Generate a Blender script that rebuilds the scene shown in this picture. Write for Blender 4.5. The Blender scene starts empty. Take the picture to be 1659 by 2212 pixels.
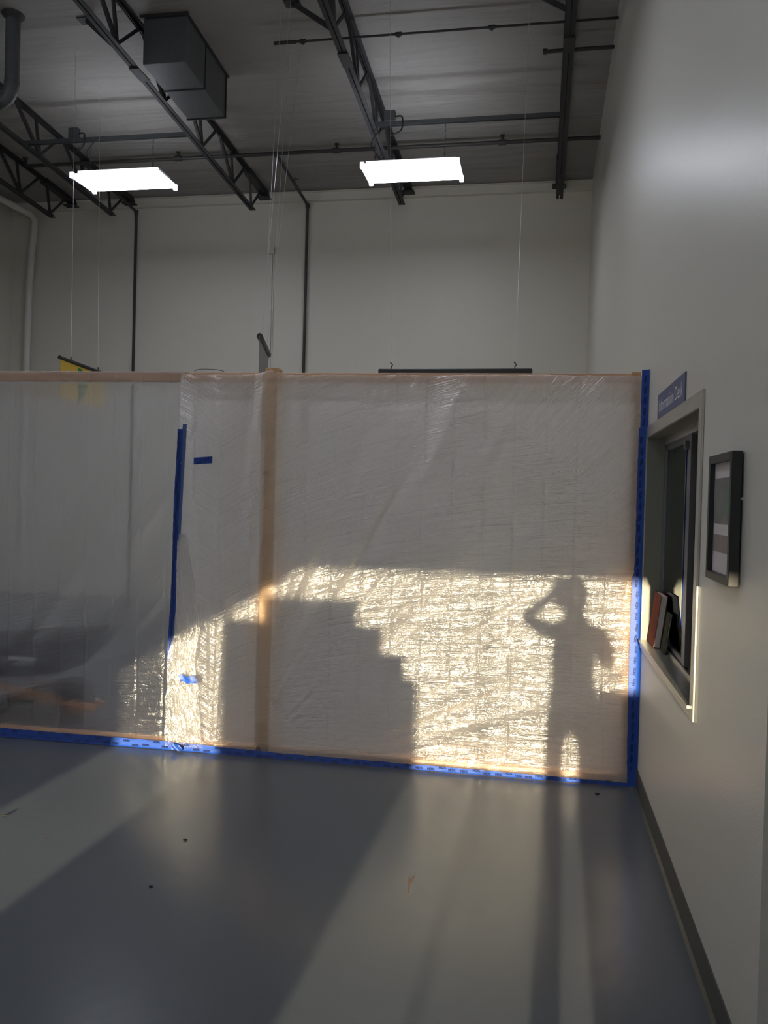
import bpy, bmesh, math, random
import numpy as np
from mathutils import Vector, Matrix

random.seed(7)
SC = bpy.context.scene
COL = SC.collection
R = math.radians

# ------------------------------------------------------------------ camera
CAM_H = 1.6
def camera():
    y, p, r = R(10.4), R(-0.99), R(1.51)
    fw = Vector((-math.sin(y) * math.cos(p), math.cos(y) * math.cos(p), math.sin(p)))
    rt = Vector((math.cos(y), math.sin(y), 0))
    up = rt.cross(fw)
    rt2 = math.cos(r) * rt + math.sin(r) * up
    up2 = -math.sin(r) * rt + math.cos(r) * up
    cd = bpy.data.cameras.new('camera'); c = bpy.data.objects.new('camera', cd); COL.objects.link(c)
    m = Matrix.Identity(4)
    for i in range(3):
        m[i][0] = rt2[i]; m[i][1] = up2[i]; m[i][2] = -fw[i]
    m.translation = Vector((0, 0, CAM_H))
    c.matrix_world = m
    cd.sensor_fit = 'HORIZONTAL'; cd.sensor_width = 36; cd.lens = 1810 / 1659 * 36
    cd.clip_start = 0.01; cd.clip_end = 200
    SC.camera = c
camera()

# ------------------------------------------------------------------ light
SC.view_settings.view_transform = 'Standard'
SC.view_settings.look = 'None'
SC.view_settings.gamma = 1
SC.view_settings.use_curve_mapping = False
SC.view_settings.exposure = 0.0
SC.cycles.max_bounces = 10
SC.cycles.transparent_max_bounces = 16
SC.cycles.sample_clamp_indirect = 6

SKY = 3.3          # sky seen through the entrance glazing
SUN = 14.0
LAMP = 18.5       # ceiling light lens
LAMP_TOP = 17.0
w = bpy.data.worlds.new('sky'); SC.world = w; w.use_nodes = True
bg = w.node_tree.nodes['Background']
bg.inputs[0].default_value = (0.66, 0.80, 1.0, 1); bg.inputs[1].default_value = SKY

SUN_AZ, SUN_EL = R(1.5), R(5.6)
sd = bpy.data.lights.new('sun', 'SUN'); so = bpy.data.objects.new('sun', sd); COL.objects.link(so)
sd.energy = SUN; sd.angle = R(0.55); sd.color = (1.0, 0.84, 0.56)
d = Vector((math.sin(SUN_AZ) * math.cos(SUN_EL), math.cos(SUN_AZ) * math.cos(SUN_EL), -math.sin(SUN_EL)))
so.rotation_euler = d.to_track_quat('-Z', 'Y').to_euler(); so.location = (-1, -9, 3)

# daylight portal in the entrance opening
OPX0, OPX1, OPZ, OPY = -2.80, 0.405, 2.06, -4.2
pd = bpy.data.lights.new('daylight_portal', 'AREA'); po = bpy.data.objects.new('daylight_portal', pd); COL.objects.link(po)
pd.shape = 'RECTANGLE'; pd.size = OPX1 - OPX0; pd.size_y = OPZ; pd.cycles.is_portal = True
po.location = ((OPX0 + OPX1) / 2, OPY - 0.1, OPZ / 2); po.rotation_euler = (R(90), 0, 0)
po.rotation_euler = Vector((0, 1, 0)).to_track_quat('-Z', 'Z').to_euler()

# ------------------------------------------------------------------ materials
def mat(name, col, rough=0.6, metal=0.0, spec=0.5, bump=None, noise=None, coat=0.0):
    m = bpy.data.materials.new(name); m.use_nodes = True
    nt = m.node_tree; b = nt.nodes['Principled BSDF']
    b.inputs['Base Color'].default_value = (*col, 1)
    b.inputs['Roughness'].default_value = rough; b.inputs['Metallic'].default_value = metal
    b.inputs['Specular IOR Level'].default_value = spec
    if coat: b.inputs['Coat Weight'].default_value = coat
    tc = nt.nodes.new('ShaderNodeTexCoord')
    if noise:
        sc, amt = noise
        n = nt.nodes.new('ShaderNodeTexNoise'); n.inputs['Scale'].default_value = sc; n.inputs['Detail'].default_value = 5
        nt.links.new(tc.outputs['Object'], n.inputs['Vector'])
        mr = nt.nodes.new('ShaderNodeMapRange'); mr.inputs['To Min'].default_value = 1 - amt; mr.inputs['To Max'].default_value = 1 + amt
        nt.links.new(n.outputs['Fac'], mr.inputs['Value'])
        mx = nt.nodes.new('ShaderNodeVectorMath'); mx.operation = 'SCALE'; mx.inputs[0].default_value = col
        nt.links.new(mr.outputs[0], mx.inputs['Scale']); nt.links.new(mx.outputs[0], b.inputs['Base Color'])
    if bump:
        sc, st, dist = bump
        n2 = nt.nodes.new('ShaderNodeTexNoise'); n2.inputs['Scale'].default_value = sc; n2.inputs['Detail'].default_value = 3
        nt.links.new(tc.outputs['Object'], n2.inputs['Vector'])
        bp = nt.nodes.new('ShaderNodeBump'); bp.inputs['Strength'].default_value = st; bp.inputs['Distance'].default_value = dist
        nt.links.new(n2.outputs['Fac'], bp.inputs['Height']); nt.links.new(bp.outputs[0], b.inputs['Normal'])
    return m

def emit(name, col, s):
    m = bpy.data.materials.new(name); m.use_nodes = True; nt = m.node_tree
    b = nt.nodes['Principled BSDF']; b.inputs['Base Color'].default_value = (0.8, 0.8, 0.8, 1)
    b.inputs['Emission Color'].default_value = (*col, 1); b.inputs['Emission Strength'].default_value = s
    return m

def wood(name, c1, c2, axis):
    m = mat(name, c1, 0.55); nt = m.node_tree; b = nt.nodes['Principled BSDF']
    tc = nt.nodes['Texture Coordinate'] if 'Texture Coordinate' in nt.nodes else nt.nodes.new('ShaderNodeTexCoord')
    mp = nt.nodes.new('ShaderNodeMapping'); s = [40, 40, 40]; s[axis] = 2.0; mp.inputs['Scale'].default_value = s
    n = nt.nodes.new('ShaderNodeTexNoise'); n.inputs['Scale'].default_value = 1.0; n.inputs['Detail'].default_value = 6; n.inputs['Distortion'].default_value = 0.6
    cr = nt.nodes.new('ShaderNodeValToRGB'); cr.color_ramp.elements[0].color = (*c1, 1); cr.color_ramp.elements[1].color = (*c2, 1)
    cr.color_ramp.elements[0].position = .35; cr.color_ramp.elements[1].position = .65
    nt.links.new(tc.outputs['Object'], mp.inputs[0]); nt.links.new(mp.outputs[0], n.inputs['Vector'])
    nt.links.new(n.outputs['Fac'], cr.inputs[0]); nt.links.new(cr.outputs[0], b.inputs['Base Color'])
    return m

M = {}
M['wall'] = mat('painted wall', (0.63, 0.61, 0.54), 0.5, bump=(160, 0.15, 0.002), noise=(0.8, 0.03))
M['wall_satin'] = mat('satin painted wall', (0.595, 0.575, 0.51), 0.36, bump=(120, 0.22, 0.003), noise=(0.8, 0.03), spec=0.6)
M['steel_dark'] = mat('dark primed steel', (0.027, 0.027, 0.030), 0.6, noise=(12, 0.2))
M['pipe_black'] = mat('black iron pipe', (0.035, 0.034, 0.033), 0.5)
M['galv'] = mat('galvanised sheet', (0.10, 0.105, 0.11), 0.5, metal=0.2, noise=(25, 0.15))
M['strut'] = mat('zinc strut', (0.12, 0.13, 0.135), 0.45, metal=0.5)
M['white_pipe'] = mat('white painted pipe', (0.62, 0.62, 0.58), 0.45)
M['alu'] = mat('brushed aluminium', (0.52, 0.51, 0.46), 0.32, metal=0.85, bump=(200, 0.05, 0.001))
M['jamb'] = mat('olive grey jamb paint', (0.20, 0.20, 0.165), 0.45)
M['alu_dark'] = mat('dark anodised aluminium', (0.16, 0.16, 0.17), 0.4, metal=0.5)
M['black'] = mat('black plastic', (0.012, 0.012, 0.012), 0.45)
M['rubber'] = mat('black rubber', (0.02, 0.02, 0.022), 0.8)
M['tray'] = mat('black painted tray', (0.014, 0.016, 0.02), 0.4)
M['wire'] = mat('hanging wire', (0.75, 0.78, 0.8), 0.3, metal=0.9)
M['basebd'] = mat('dark rubber base', (0.055, 0.058, 0.05), 0.45)
M['sign_blue'] = mat('slate blue sign face', (0.075, 0.095, 0.19), 0.45)
M['white'] = mat('white paint', (0.75, 0.76, 0.78), 0.5)
M['cap'] = emit('lit end cap', (0.8, 0.85, 1.0), 1.4)
M['lens'] = emit('lit acrylic lens', (0.87, 0.9, 1.0), LAMP)
M['lens_top'] = emit('lit lens top slot', (0.87, 0.9, 1.0), LAMP_TOP)
M['baffle'] = mat('white enamel housing', (0.6, 0.6, 0.6), 0.5)
M['lumber'] = wood('pine stud lumber', (0.56, 0.33, 0.16), (0.70, 0.46, 0.25), 2)
M['lumber_x'] = wood('pine rail lumber', (0.62, 0.38, 0.24), (0.72, 0.48, 0.32), 0)
M['handle_wood'] = wood('orange handle wood', (0.62, 0.27, 0.09), (0.70, 0.35, 0.14), 0)
M['knot'] = mat('wood knot', (0.16, 0.07, 0.03), 0.6)
M['tape_ink'] = mat('dark tape print', (0.004, 0.02, 0.12), 0.6)
M['banner_grey'] = mat('grey banner vinyl', (0.20, 0.20, 0.19), 0.6)
M['banner_yellow'] = mat('yellow banner vinyl', (0.75, 0.50, 0.04), 0.5)
M['banner_green'] = mat('green disc print', (0.03, 0.25, 0.06), 0.5)
M['banner_blue'] = mat('blue banner vinyl', (0.07, 0.13, 0.30), 0.5)
M['mat_board'] = mat('white mat board', (0.62, 0.56, 0.55), 0.7)
M['photo_grey'] = mat('grey print', (0.16, 0.16, 0.15), 0.6, noise=(14, 0.5))
M['photo_tan'] = mat('taupe print', (0.24, 0.20, 0.18), 0.6, noise=(20, 0.3))
M['photo_green'] = mat('green print', (0.10, 0.20, 0.13), 0.6, noise=(40, 0.4))
M['book_red'] = mat('red brown book cover', (0.22, 0.065, 0.042), 0.9, spec=0.05, noise=(9, 0.3))
M['pages'] = mat('paper page edges', (0.5, 0.5, 0.5), 0.8)
M['booklet'] = mat('olive booklet cover', (0.06, 0.065, 0.045), 0.9, spec=0.05, noise=(60, 0.8))
M['carton'] = mat('brown carton', (0.42, 0.29, 0.17), 0.8)
M['cabinet'] = mat('grey cabinet laminate', (0.30, 0.30, 0.30), 0.5)
M['skin'] = mat('skin', (0.52, 0.32, 0.23), 0.55)
M['hair'] = mat('dark hair', (0.03, 0.02, 0.015), 0.6)
M['asphalt'] = mat('asphalt', (0.18, 0.18, 0.18), 0.9)
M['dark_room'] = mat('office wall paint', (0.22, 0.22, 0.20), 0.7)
M['debris'] = mat('dark grit', (0.02, 0.018, 0.015), 0.8)
M['scuff'] = mat('rusty scuff', (0.20, 0.10, 0.05), 0.6)

def glass_mat():
    m = bpy.data.materials.new('window glass'); m.use_nodes = True; nt = m.node_tree
    for n in list(nt.nodes): nt.nodes.remove(n)
    out = nt.nodes.new('ShaderNodeOutputMaterial'); g = nt.nodes.new('ShaderNodeBsdfGlossy'); g.inputs['Roughness'].default_value = 0.0
    g.inputs['Color'].default_value = (0.9, 0.95, 0.92, 1)
    t = nt.nodes.new('ShaderNodeBsdfTransparent'); t.inputs['Color'].default_value = (0.86, 0.9, 0.88, 1)
    fr = nt.nodes.new('ShaderNodeFresnel'); fr.inputs['IOR'].default_value = 1.75
    mx = nt.nodes.new('ShaderNodeMixShader')
    nt.links.new(fr.outputs[0], mx.inputs[0]); nt.links.new(t.outputs[0], mx.inputs[1]); nt.links.new(g.outputs[0], mx.inputs[2])
    nt.links.new(mx.outputs[0], out.inputs[0]); return m
M['glass'] = glass_mat()

def floor_mat():
    m = mat('grey epoxy floor', (0.094, 0.106, 0.122), 0.28, spec=0.36, noise=(1.5, 0.06)); nt = m.node_tree; b = nt.nodes['Principled BSDF']
    tc = nt.nodes.new('ShaderNodeTexCoord')
    n = nt.nodes.new('ShaderNodeTexNoise'); n.inputs['Scale'].default_value = 9; n.inputs['Detail'].default_value = 6
    nt.links.new(tc.outputs['Object'], n.inputs['Vector'])
    mr = nt.nodes.new('ShaderNodeMapRange'); mr.inputs['To Min'].default_value = 0.17; mr.inputs['To Max'].default_value = 0.30
    nt.links.new(n.outputs['Fac'], mr.inputs['Value']); nt.links.new(mr.outputs[0], b.inputs['Roughness'])
    n2 = nt.nodes.new('ShaderNodeTexNoise'); n2.inputs['Scale'].default_value = 18; n2.inputs['Detail'].default_value = 5
    nt.links.new(tc.outputs['Object'], n2.inputs['Vector'])
    bp = nt.nodes.new('ShaderNodeBump'); bp.inputs['Strength'].default_value = 0.25; bp.inputs['Distance'].default_value = 0.004
    nt.links.new(n2.outputs['Fac'], bp.inputs['Height']); nt.links.new(bp.outputs[0], b.inputs['Normal'])
    return m
M['floor'] = floor_mat()

def ceiling_mat():
    m = mat('foil faced insulation', (0.275, 0.262, 0.248), 0.6, noise=(1.2, 0.06)); nt = m.node_tree; b = nt.nodes['Principled BSDF']
    tc = nt.nodes.new('ShaderNodeTexCoord')
    mp = nt.nodes.new('ShaderNodeMapping'); mp.inputs['Scale'].default_value = (0.18, 1.5, 1)
    n = nt.nodes.new('ShaderNodeTexNoise'); n.inputs['Scale'].default_value = 2.2; n.inputs['Detail'].default_value = 3; n.inputs['Distortion'].default_value = 0.4
    n2 = nt.nodes.new('ShaderNodeTexNoise'); n2.inputs['Scale'].default_value = 2.0; n2.inputs['Detail'].default_value = 5; n2.inputs['Distortion'].default_value = 1.5
    ad = nt.nodes.new('ShaderNodeMath'); ad.operation = 'MULTIPLY_ADD'; ad.inputs[1].default_value = 0.22
    nt.links.new(tc.outputs['Object'], mp.inputs[0]); nt.links.new(mp.outputs[0], n.inputs['Vector']); nt.links.new(tc.outputs['Object'], n2.inputs['Vector'])
    nt.links.new(n2.outputs['Fac'], ad.inputs[0]); nt.links.new(n.outputs['Fac'], ad.inputs[2])
    bp = nt.nodes.new('ShaderNodeBump'); bp.inputs['Strength'].default_value = 0.7; bp.inputs['Distance'].default_value = 0.12
    nt.links.new(ad.outputs[0], bp.inputs['Height']); nt.links.new(bp.outputs[0], b.inputs['Normal'])
    return m
M['ceiling'] = ceiling_mat()

def tape_mat():
    m = mat('blue painters tape', (0.007, 0.055, 0.32), 0.5, noise=(30, 0.12), bump=(60, 0.3, 0.003)); return m
M['tape'] = tape_mat()
M['tape_pale'] = mat('faded blue tape under film', (0.07, 0.13, 0.32), 0.6)

def poly_mat(name, transp, diffuse_col, trans_w, gloss_w, rough, fan_scale, bump_st, blur=0.0):
    """clear-milky polyethylene film: see-through share, milky scatter, crinkled gloss"""
    m = bpy.data.materials.new(name); m.use_nodes = True; nt = m.node_tree
    for n in list(nt.nodes): nt.nodes.remove(n)
    N = nt.nodes.new; L = nt.links.new
    out = N('ShaderNodeOutputMaterial'); tc = N('ShaderNodeTexCoord')
    # crinkle coordinates: UV = (along the pull, across the pull)
    mp = N('ShaderNodeMapping'); mp.inputs['Scale'].default_value = (fan_scale[0], fan_scale[1], 1)
    L(tc.outputs['UV'], mp.inputs[0])
    n1 = N('ShaderNodeTexNoise'); n1.inputs['Scale'].default_value = 1; n1.inputs['Detail'].default_value = 4; n1.inputs['Roughness'].default_value = 0.6; n1.inputs['Distortion'].default_value = 0.8
    L(mp.outputs[0], n1.inputs['Vector'])
    # sharpen into ridges
    r1 = N('ShaderNodeMath'); r1.operation = 'SUBTRACT'; r1.inputs[1].default_value = 0.5; L(n1.outputs['Fac'], r1.inputs[0])
    r2 = N('ShaderNodeMath'); r2.operation = 'ABSOLUTE'; L(r1.outputs[0], r2.inputs[0])
    n2 = N('ShaderNodeTexNoise'); n2.inputs['Scale'].default_value = 24; n2.inputs['Detail'].default_value = 4; n2.inputs['Distortion'].default_value = 1.2
    L(tc.outputs['Object'], n2.inputs['Vector'])
    q1 = N('ShaderNodeMath'); q1.operation = 'SUBTRACT'; q1.inputs[1].default_value = 0.5; L(n2.outputs['Fac'], q1.inputs[0])
    q2 = N('ShaderNodeMath'); q2.operation = 'ABSOLUTE'; L(q1.outputs[0], q2.inputs[0])
    ad = N('ShaderNodeMath'); ad.operation = 'MULTIPLY_ADD'; ad.inputs[1].default_value = 0.38; L(q2.outputs[0], ad.inputs[0]); L(r2.outputs[0], ad.inputs[2])
    bp = N('ShaderNodeBump'); bp.inputs['Strength'].default_value = bump_st; bp.inputs['Distance'].default_value = 0.03
    L(ad.outputs[0], bp.inputs['Height'])
    di = N('ShaderNodeBsdfDiffuse'); di.inputs['Color'].default_value = (*diffuse_col, 1)
    tl = N('ShaderNodeBsdfTranslucent'); tl.inputs['Color'].default_value = (*diffuse_col, 1)
    gl = N('ShaderNodeBsdfGlossy'); gl.inputs['Roughness'].default_value = rough; gl.inputs['Color'].default_value = (1, 1, 1, 1)
    for s in (di, tl, gl): L(bp.outputs[0], s.inputs['Normal'])
    m1 = N('ShaderNodeMixShader'); m1.inputs[0].default_value = trans_w; L(di.outputs[0], m1.inputs[1]); L(tl.outputs[0], m1.inputs[2])
    m2 = N('ShaderNodeMixShader'); m2.inputs[0].default_value = gloss_w; L(m1.outputs[0], m2.inputs[1]); L(gl.outputs[0], m2.inputs[2])
    tr = N('ShaderNodeBsdfTransparent'); tr.inputs['Color'].default_value = (0.97, 0.98, 1.0, 1)
    # film pulled tight on the rails is clearer
    sx = N('ShaderNodeSeparateXYZ'); L(tc.outputs['Object'], sx.inputs[0])
    lo = N('ShaderNodeMapRange'); lo.inputs['From Min'].default_value = 0.075; lo.inputs['From Max'].default_value = 0.05; lo.inputs['To Max'].default_value = 0.45; L(sx.outputs['Z'], lo.inputs['Value'])
    hi = N('ShaderNodeMapRange'); hi.inputs['From Min'].default_value = 2.27; hi.inputs['From Max'].default_value = 2.29; hi.inputs['To Max'].default_value = 0.15; L(sx.outputs['Z'], hi.inputs['Value'])
    s1 = N('ShaderNodeMath'); L(lo.outputs[0], s1.inputs[0]); L(hi.outputs[0], s1.inputs[1])
    xo = N('ShaderNodeMath'); xo.inputs[1].default_value = 1.626; L(sx.outputs['X'], xo.inputs[0])
    xa = N('ShaderNodeMath'); xa.operation = 'ABSOLUTE'; L(xo.outputs[0], xa.inputs[0])
    st = N('ShaderNodeMapRange'); st.inputs['From Min'].default_value = 0.052; st.inputs['From Max'].default_value = 0.040; st.inputs['To Max'].default_value = 0.26; L(xa.outputs[0], st.inputs['Value'])
    s0 = N('ShaderNodeMath'); L(s1.outputs[0], s0.inputs[0]); L(st.outputs[0], s0.inputs[1]); s1 = s0
    s2 = N('ShaderNodeMath'); s2.inputs[1].default_value = transp; s2.use_clamp = True; L(s1.outputs[0], s2.inputs[0])
    m3 = N('ShaderNodeMixShader'); L(s2.outputs[0], m3.inputs[0]); L(m2.outputs[0], m3.inputs[1]); L(tr.outputs[0], m3.inputs[2])
    if blur:      # share of the see-through light that is spread a little, so distant things blur
        rf = N('ShaderNodeBsdfRefraction'); rf.inputs['IOR'].default_value = 1.22; rf.inputs['Roughness'].default_value = 0.45; L(bp.outputs[0], rf.inputs['Normal'])
        mb = N('ShaderNodeMixShader'); mb.inputs[0].default_value = blur; L(tr.outputs[0], mb.inputs[1]); L(rf.outputs[0], mb.inputs[2]); L(mb.outputs[0], m3.inputs[2])
    L(m3.outputs[0], out.inputs[0])
    return m
M['poly'] = poly_mat('milky crinkled poly film', 0.10, (0.995, 0.955, 0.92), 0.945, 0.15, 0.23, (2.2, 24), 0.9)
M['poly_clear'] = poly_mat('clearer poly film', 0.70, (0.90, 0.90, 1.0), 0.95, 0.13, 0.20, (1.6, 14), 0.42, blur=0.48)
M['poly_flap'] = poly_mat('crumpled poly flap', 0.35, (0.88, 0.86, 0.82), 0.86, 0.25, 0.26, (10, 20), 0.9)

# ------------------------------------------------------------------ mesh helpers
def box(bm, x0, x1, y0, y1, z0, z1):
    v = [bm.verts.new((x, y, z)) for x in (x0, x1) for y in (y0, y1) for z in (z0, z1)]
    for f in ((0, 1, 3, 2), (4, 6, 7, 5), (0, 4, 5, 1), (2, 3, 7, 6), (0, 2, 6, 4), (1, 5, 7, 3)):
        bm.faces.new([v[i] for i in f])

def beam(bm, a, b, wd, ht, upv=(0, 0, 1)):
    a, b = Vector(a), Vector(b); t = (b - a).normalized(); u = Vector(upv)
    s = t.cross(u)
    if s.length < 1e-4: s = t.cross(Vector((1, 0, 0)))
    s.normalize(); u = s.cross(t)
    vs = []
    for p in (a, b):
        for i, j in ((-1, -1), (1, -1), (1, 1), (-1, 1)):
            vs.append(bm.verts.new(p + s * i * wd / 2 + u * j * ht / 2))
    for f in ((3, 2, 1, 0), (4, 5, 6, 7), (0, 1, 5, 4), (1, 2, 6, 5), (2, 3, 7, 6), (3, 0, 4, 7)):
        bm.faces.new([vs[i] for i in f])

def tube(bm, pts, r, n=12, caps=True, radii=None):
    pts = [Vector(p) for p in pts]
    rings = []; prev = None
    for i, p in enumerate(pts):
        if i == 0: t = pts[1] - p
        elif i == len(pts) - 1: t = p - pts[i - 1]
        else: t = (pts[i + 1] - p).normalized() + (p - pts[i - 1]).normalized()
        t.normalize()
        if prev is None:
            u = Vector((0, 0, 1)) if abs(t.z) < .9 else Vector((1, 0, 0))
            s = t.cross(u).normalized()
        else:
            s = (prev - t * prev.dot(t)).normalized()
        prev = s; u = t.cross(s)
        rr = radii[i] if radii else r
        rings.append([bm.verts.new(p + (s * math.cos(2 * math.pi * k / n) + u * math.sin(2 * math.pi * k / n)) * rr) for k in range(n)])
    for a, b in zip(rings, rings[1:]):
        for k in range(n):
            bm.faces.new((a[k], a[(k + 1) % n], b[(k + 1) % n], b[k]))
    if caps:
        bm.faces.new(rings[0][::-1]); bm.faces.new(rings[-1])

def obj(name, bm, m, parent=None, smooth=False, bevel=0, kind=None):
    me = bpy.data.meshes.new(name); bmesh.ops.recalc_face_normals(bm, faces=bm.faces); bm.to_mesh(me); bm.free()
    me.materials.append(m)
    if smooth:
        me.polygons.foreach_set('use_smooth', [True] * len(me.polygons))
        try: me.set_sharp_from_angle(angle=R(40))
        except Exception: pass
    o = bpy.data.objects.new(name, me); COL.objects.link(o)
    if parent is not None: o.parent = parent
    if bevel:
        md = o.modifiers.new('bevel', 'BEVEL'); md.width = bevel; md.segments = 2; md.limit_method = 'ANGLE'
    if kind: o['kind'] = kind
    return o

def bx(name, dims, m, parent=None, bevel=0, kind=None):
    bm = bmesh.new(); box(bm, *dims); return obj(name, bm, m, parent, bevel=bevel, kind=kind)

def thing(name, label, cat, loc=(0, 0, 0), group=None):
    o = bpy.data.objects.new(name, None); COL.objects.link(o); o.location = loc; o.empty_display_size = 0.1
    o['label'] = label; o['category'] = cat
    if group: o['group'] = group
    return o
def tag(o, label, cat, group=None):
    o['label'] = label; o['category'] = cat
    if group: o['group'] = group
    return o
def copy_tree(o, parent=None):
    c = o.copy(); COL.objects.link(c); c.parent = parent
    for ch in list(o.children): copy_tree(ch, c)
    return c
def local(root, P):  # world point into a thing at root.location
    return tuple(Vector(P) - Vector(root.location))

# value noise for the film geometry
_rng = np.random.default_rng(11)
_tab = _rng.random((256, 256))
def vnoise(u, v):
    iu = np.floor(u).astype(int); iv = np.floor(v).astype(int); fu = u - iu; fv = v - iv
    fu = fu * fu * (3 - 2 * fu); fv = fv * fv * (3 - 2 * fv)
    a = _tab[iu % 256, iv % 256]; b = _tab[(iu + 1) % 256, iv % 256]; c = _tab[iu % 256, (iv + 1) % 256]; e = _tab[(iu + 1) % 256, (iv + 1) % 256]
    return (a * (1 - fu) + b * fu) * (1 - fv) + (c * (1 - fu) + e * fu) * fv - 0.5

def grid_obj(name, P, m, UV=None, parent=None):
    """P: (ny, nx, 3) numpy grid -> smooth mesh object"""
    ny, nx = P.shape[:2]
    me = bpy.data.meshes.new(name)
    idx = np.arange(ny * nx).reshape(ny, nx)
    q = np.stack([idx[:-1, :-1], idx[:-1, 1:], idx[1:, 1:], idx[1:, :-1]], -1).reshape(-1, 4)
    me.vertices.add(ny * nx); me.vertices.foreach_set('co', P.reshape(-1).astype(np.float32))
    me.loops.add(q.size); me.loops.foreach_set('vertex_index', q.reshape(-1).astype(np.int32))
    me.polygons.add(len(q)); me.polygons.foreach_set('loop_start', np.arange(0, q.size, 4, dtype=np.int32))
    me.polygons.foreach_set('loop_total', np.full(len(q), 4, dtype=np.int32))
    me.update(calc_edges=True)
    me.polygons.foreach_set('use_smooth', np.ones(len(q), dtype=bool))
    if UV is not None:
        uvl = me.uv_layers.new(name='pull')
        uvl.data.foreach_set('uv', UV.reshape(-1, 2)[q.reshape(-1)].reshape(-1).astype(np.float32))
    me.materials.append(m); me.validate()
    o = bpy.data.objects.new(name, me); COL.objects.link(o)
    if parent is not None: o.parent = parent
    return o

# ------------------------------------------------------------------ room shell
XW, YB, XL = 0.59, 11.60, -8.0
ZB, SL = 5.90, 0.0575
def zc(y): return ZB + SL * (YB - y)
def struct(o): o['kind'] = 'structure'; return o

bm = bmesh.new(); box(bm, XL - .2, 3.2, OPY - .2, YB + .2, -0.1, 0.0); struct(obj('floor', bm, M['floor']))
# sloping roof underside
bm = bmesh.new()
v = [bm.verts.new(p) for p in ((XL - .2, OPY - .2, zc(OPY - .2)), (3.2, OPY - .2, zc(OPY - .2)), (3.2, YB + .2, zc(YB + .2)), (XL - .2, YB + .2, zc(YB + .2)))]
v2 = [bm.verts.new(x.co + Vector((0, 0, .12))) for x in v]
bm.faces.new(v); bm.faces.new(v2[::-1])
for i in range(4): bm.faces.new((v[i], v[(i + 1) % 4], v2[(i + 1) % 4], v2[i]))
struct(obj('ceiling', bm, M['ceiling']))
struct(bx('wall_back', (XL, 3.0, YB, YB + .18, 0, zc(YB) + .02), M['wall']))
struct(bx('wall_left', (XL - .18, XL, OPY, YB, 0, zc(OPY) + .05), M['wall']))
# right wall with the pass-through opening
WY0, WY1, WZ0, WZ1 = 3.29, 4.835, 0.845, 1.975
WT = 0.20
bm = bmesh.new()
box(bm, XW, XW + WT, 2.27, WY0, 0, zc(2.27) + .05)
box(bm, XW, XW + WT, WY1, YB, 0, zc(WY1) + .02)
box(bm, XW, XW + WT, WY0, WY1, 0, WZ0)
box(bm, XW, XW + WT, WY0, WY1, WZ1, zc(WY0) + .05)
struct(obj('wall_right', bm, M['wall_satin']))
bm = bmesh.new(); box(bm, 0.87, 1.05, OPY, 2.27, 0, zc(OPY) + .05); struct(obj('wall_entry', bm, M['wall_satin']))
# office behind the pass-through
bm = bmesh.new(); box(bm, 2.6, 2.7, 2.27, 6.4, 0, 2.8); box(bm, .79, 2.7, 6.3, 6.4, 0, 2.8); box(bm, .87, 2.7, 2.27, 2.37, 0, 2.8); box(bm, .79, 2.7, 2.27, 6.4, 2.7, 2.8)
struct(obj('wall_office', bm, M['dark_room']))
# front wall with the glazed entrance behind the camera
bm = bmesh.new()
box(bm, XL, OPX0, OPY - .15, OPY, 0, zc(OPY) + .05); box(bm, OPX1, 1.05, OPY - .15, OPY, 0, zc(OPY) + .05)
box(bm, OPX0, OPX1, OPY - .15, OPY, OPZ, zc(OPY) + .05)
struct(obj('wall_front', bm, M['wall']))
wf = bx('window_1', (OPX0, OPX1, OPY - .09, OPY - .06, 0.0, 0.06), M['alu_dark'])
struct(wf)
bm = bmesh.new(); box(bm, -0.520, -0.500, OPY - .1, OPY - .05, 0.06, OPZ); obj('window_mullion', bm, M['alu_dark'], wf)
bx('ground', (-40, 40, -60, OPY - .2, -0.12, -0.02), M['asphalt'], kind='structure')
# baseboard on the right wall (rubber cove base), stops at the doorway corner
bm = bmesh.new(); box(bm, XW - 0.006, XW, 2.27, 4.865, 0.004, 0.118)
vv = [bm.verts.new(p) for p in ((XW - .016, 2.27, 0.001), (XW - .006, 2.27, .016), (XW - .006, 4.865, .016), (XW - .016, 4.865, .001))]
bm.faces.new(vv)
struct(obj('baseboard_right', bm, M['basebd']))
# ledger under the roof along the back wall
bm = bmesh.new(); box(bm, XL, XW, YB - .07, YB, 5.775, 5.885); box(bm, XL, XW, YB - .10, YB, 5.885, 5.90)
struct(obj('trim_1', bm, M['wall']))

# ------------------------------------------------------------------ roof trusses
NY = [0.225 + k for k in range(-4, 11)]      # bottom panel points
def truss_root(x, label, y_end=10.97, y0=-4.1):
    t = thing('roof_truss', label, 'truss', (x, 0, 0), 'open web roof trusses')
    return t
def chord(root, name, y0, y1, dz, wleg=0.038, gap=0.012, hleg=0.04, flip=1):
    bm = bmesh.new()
    for s in (-1, 1):
        xo = s * (gap / 2 + .003)
        beam(bm, (xo, y0, zc(y0) - dz), (xo, y1, zc(y1) - dz), .006, hleg)
        beam(bm, (s * (gap / 2 + wleg / 2), y0, zc(y0) - dz - flip * hleg / 2), (s * (gap / 2 + wleg / 2), y1, zc(y1) - dz - flip * hleg / 2), wleg, .006)
    return obj(name, bm, M['steel_dark'], root)
def web_mesh(ya, za, yb, zb, wd):
    bm = bmesh.new(); beam(bm, (0, ya, za), (0, yb, zb), wd, wd * .8, (1, 0, 0))
    me = bpy.data.meshes.new('web_member'); bmesh.ops.recalc_face_normals(bm, faces=bm.faces); bm.to_mesh(me); bm.free(); me.materials.append(M['steel_dark']); return me
TD = 0.435
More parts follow.
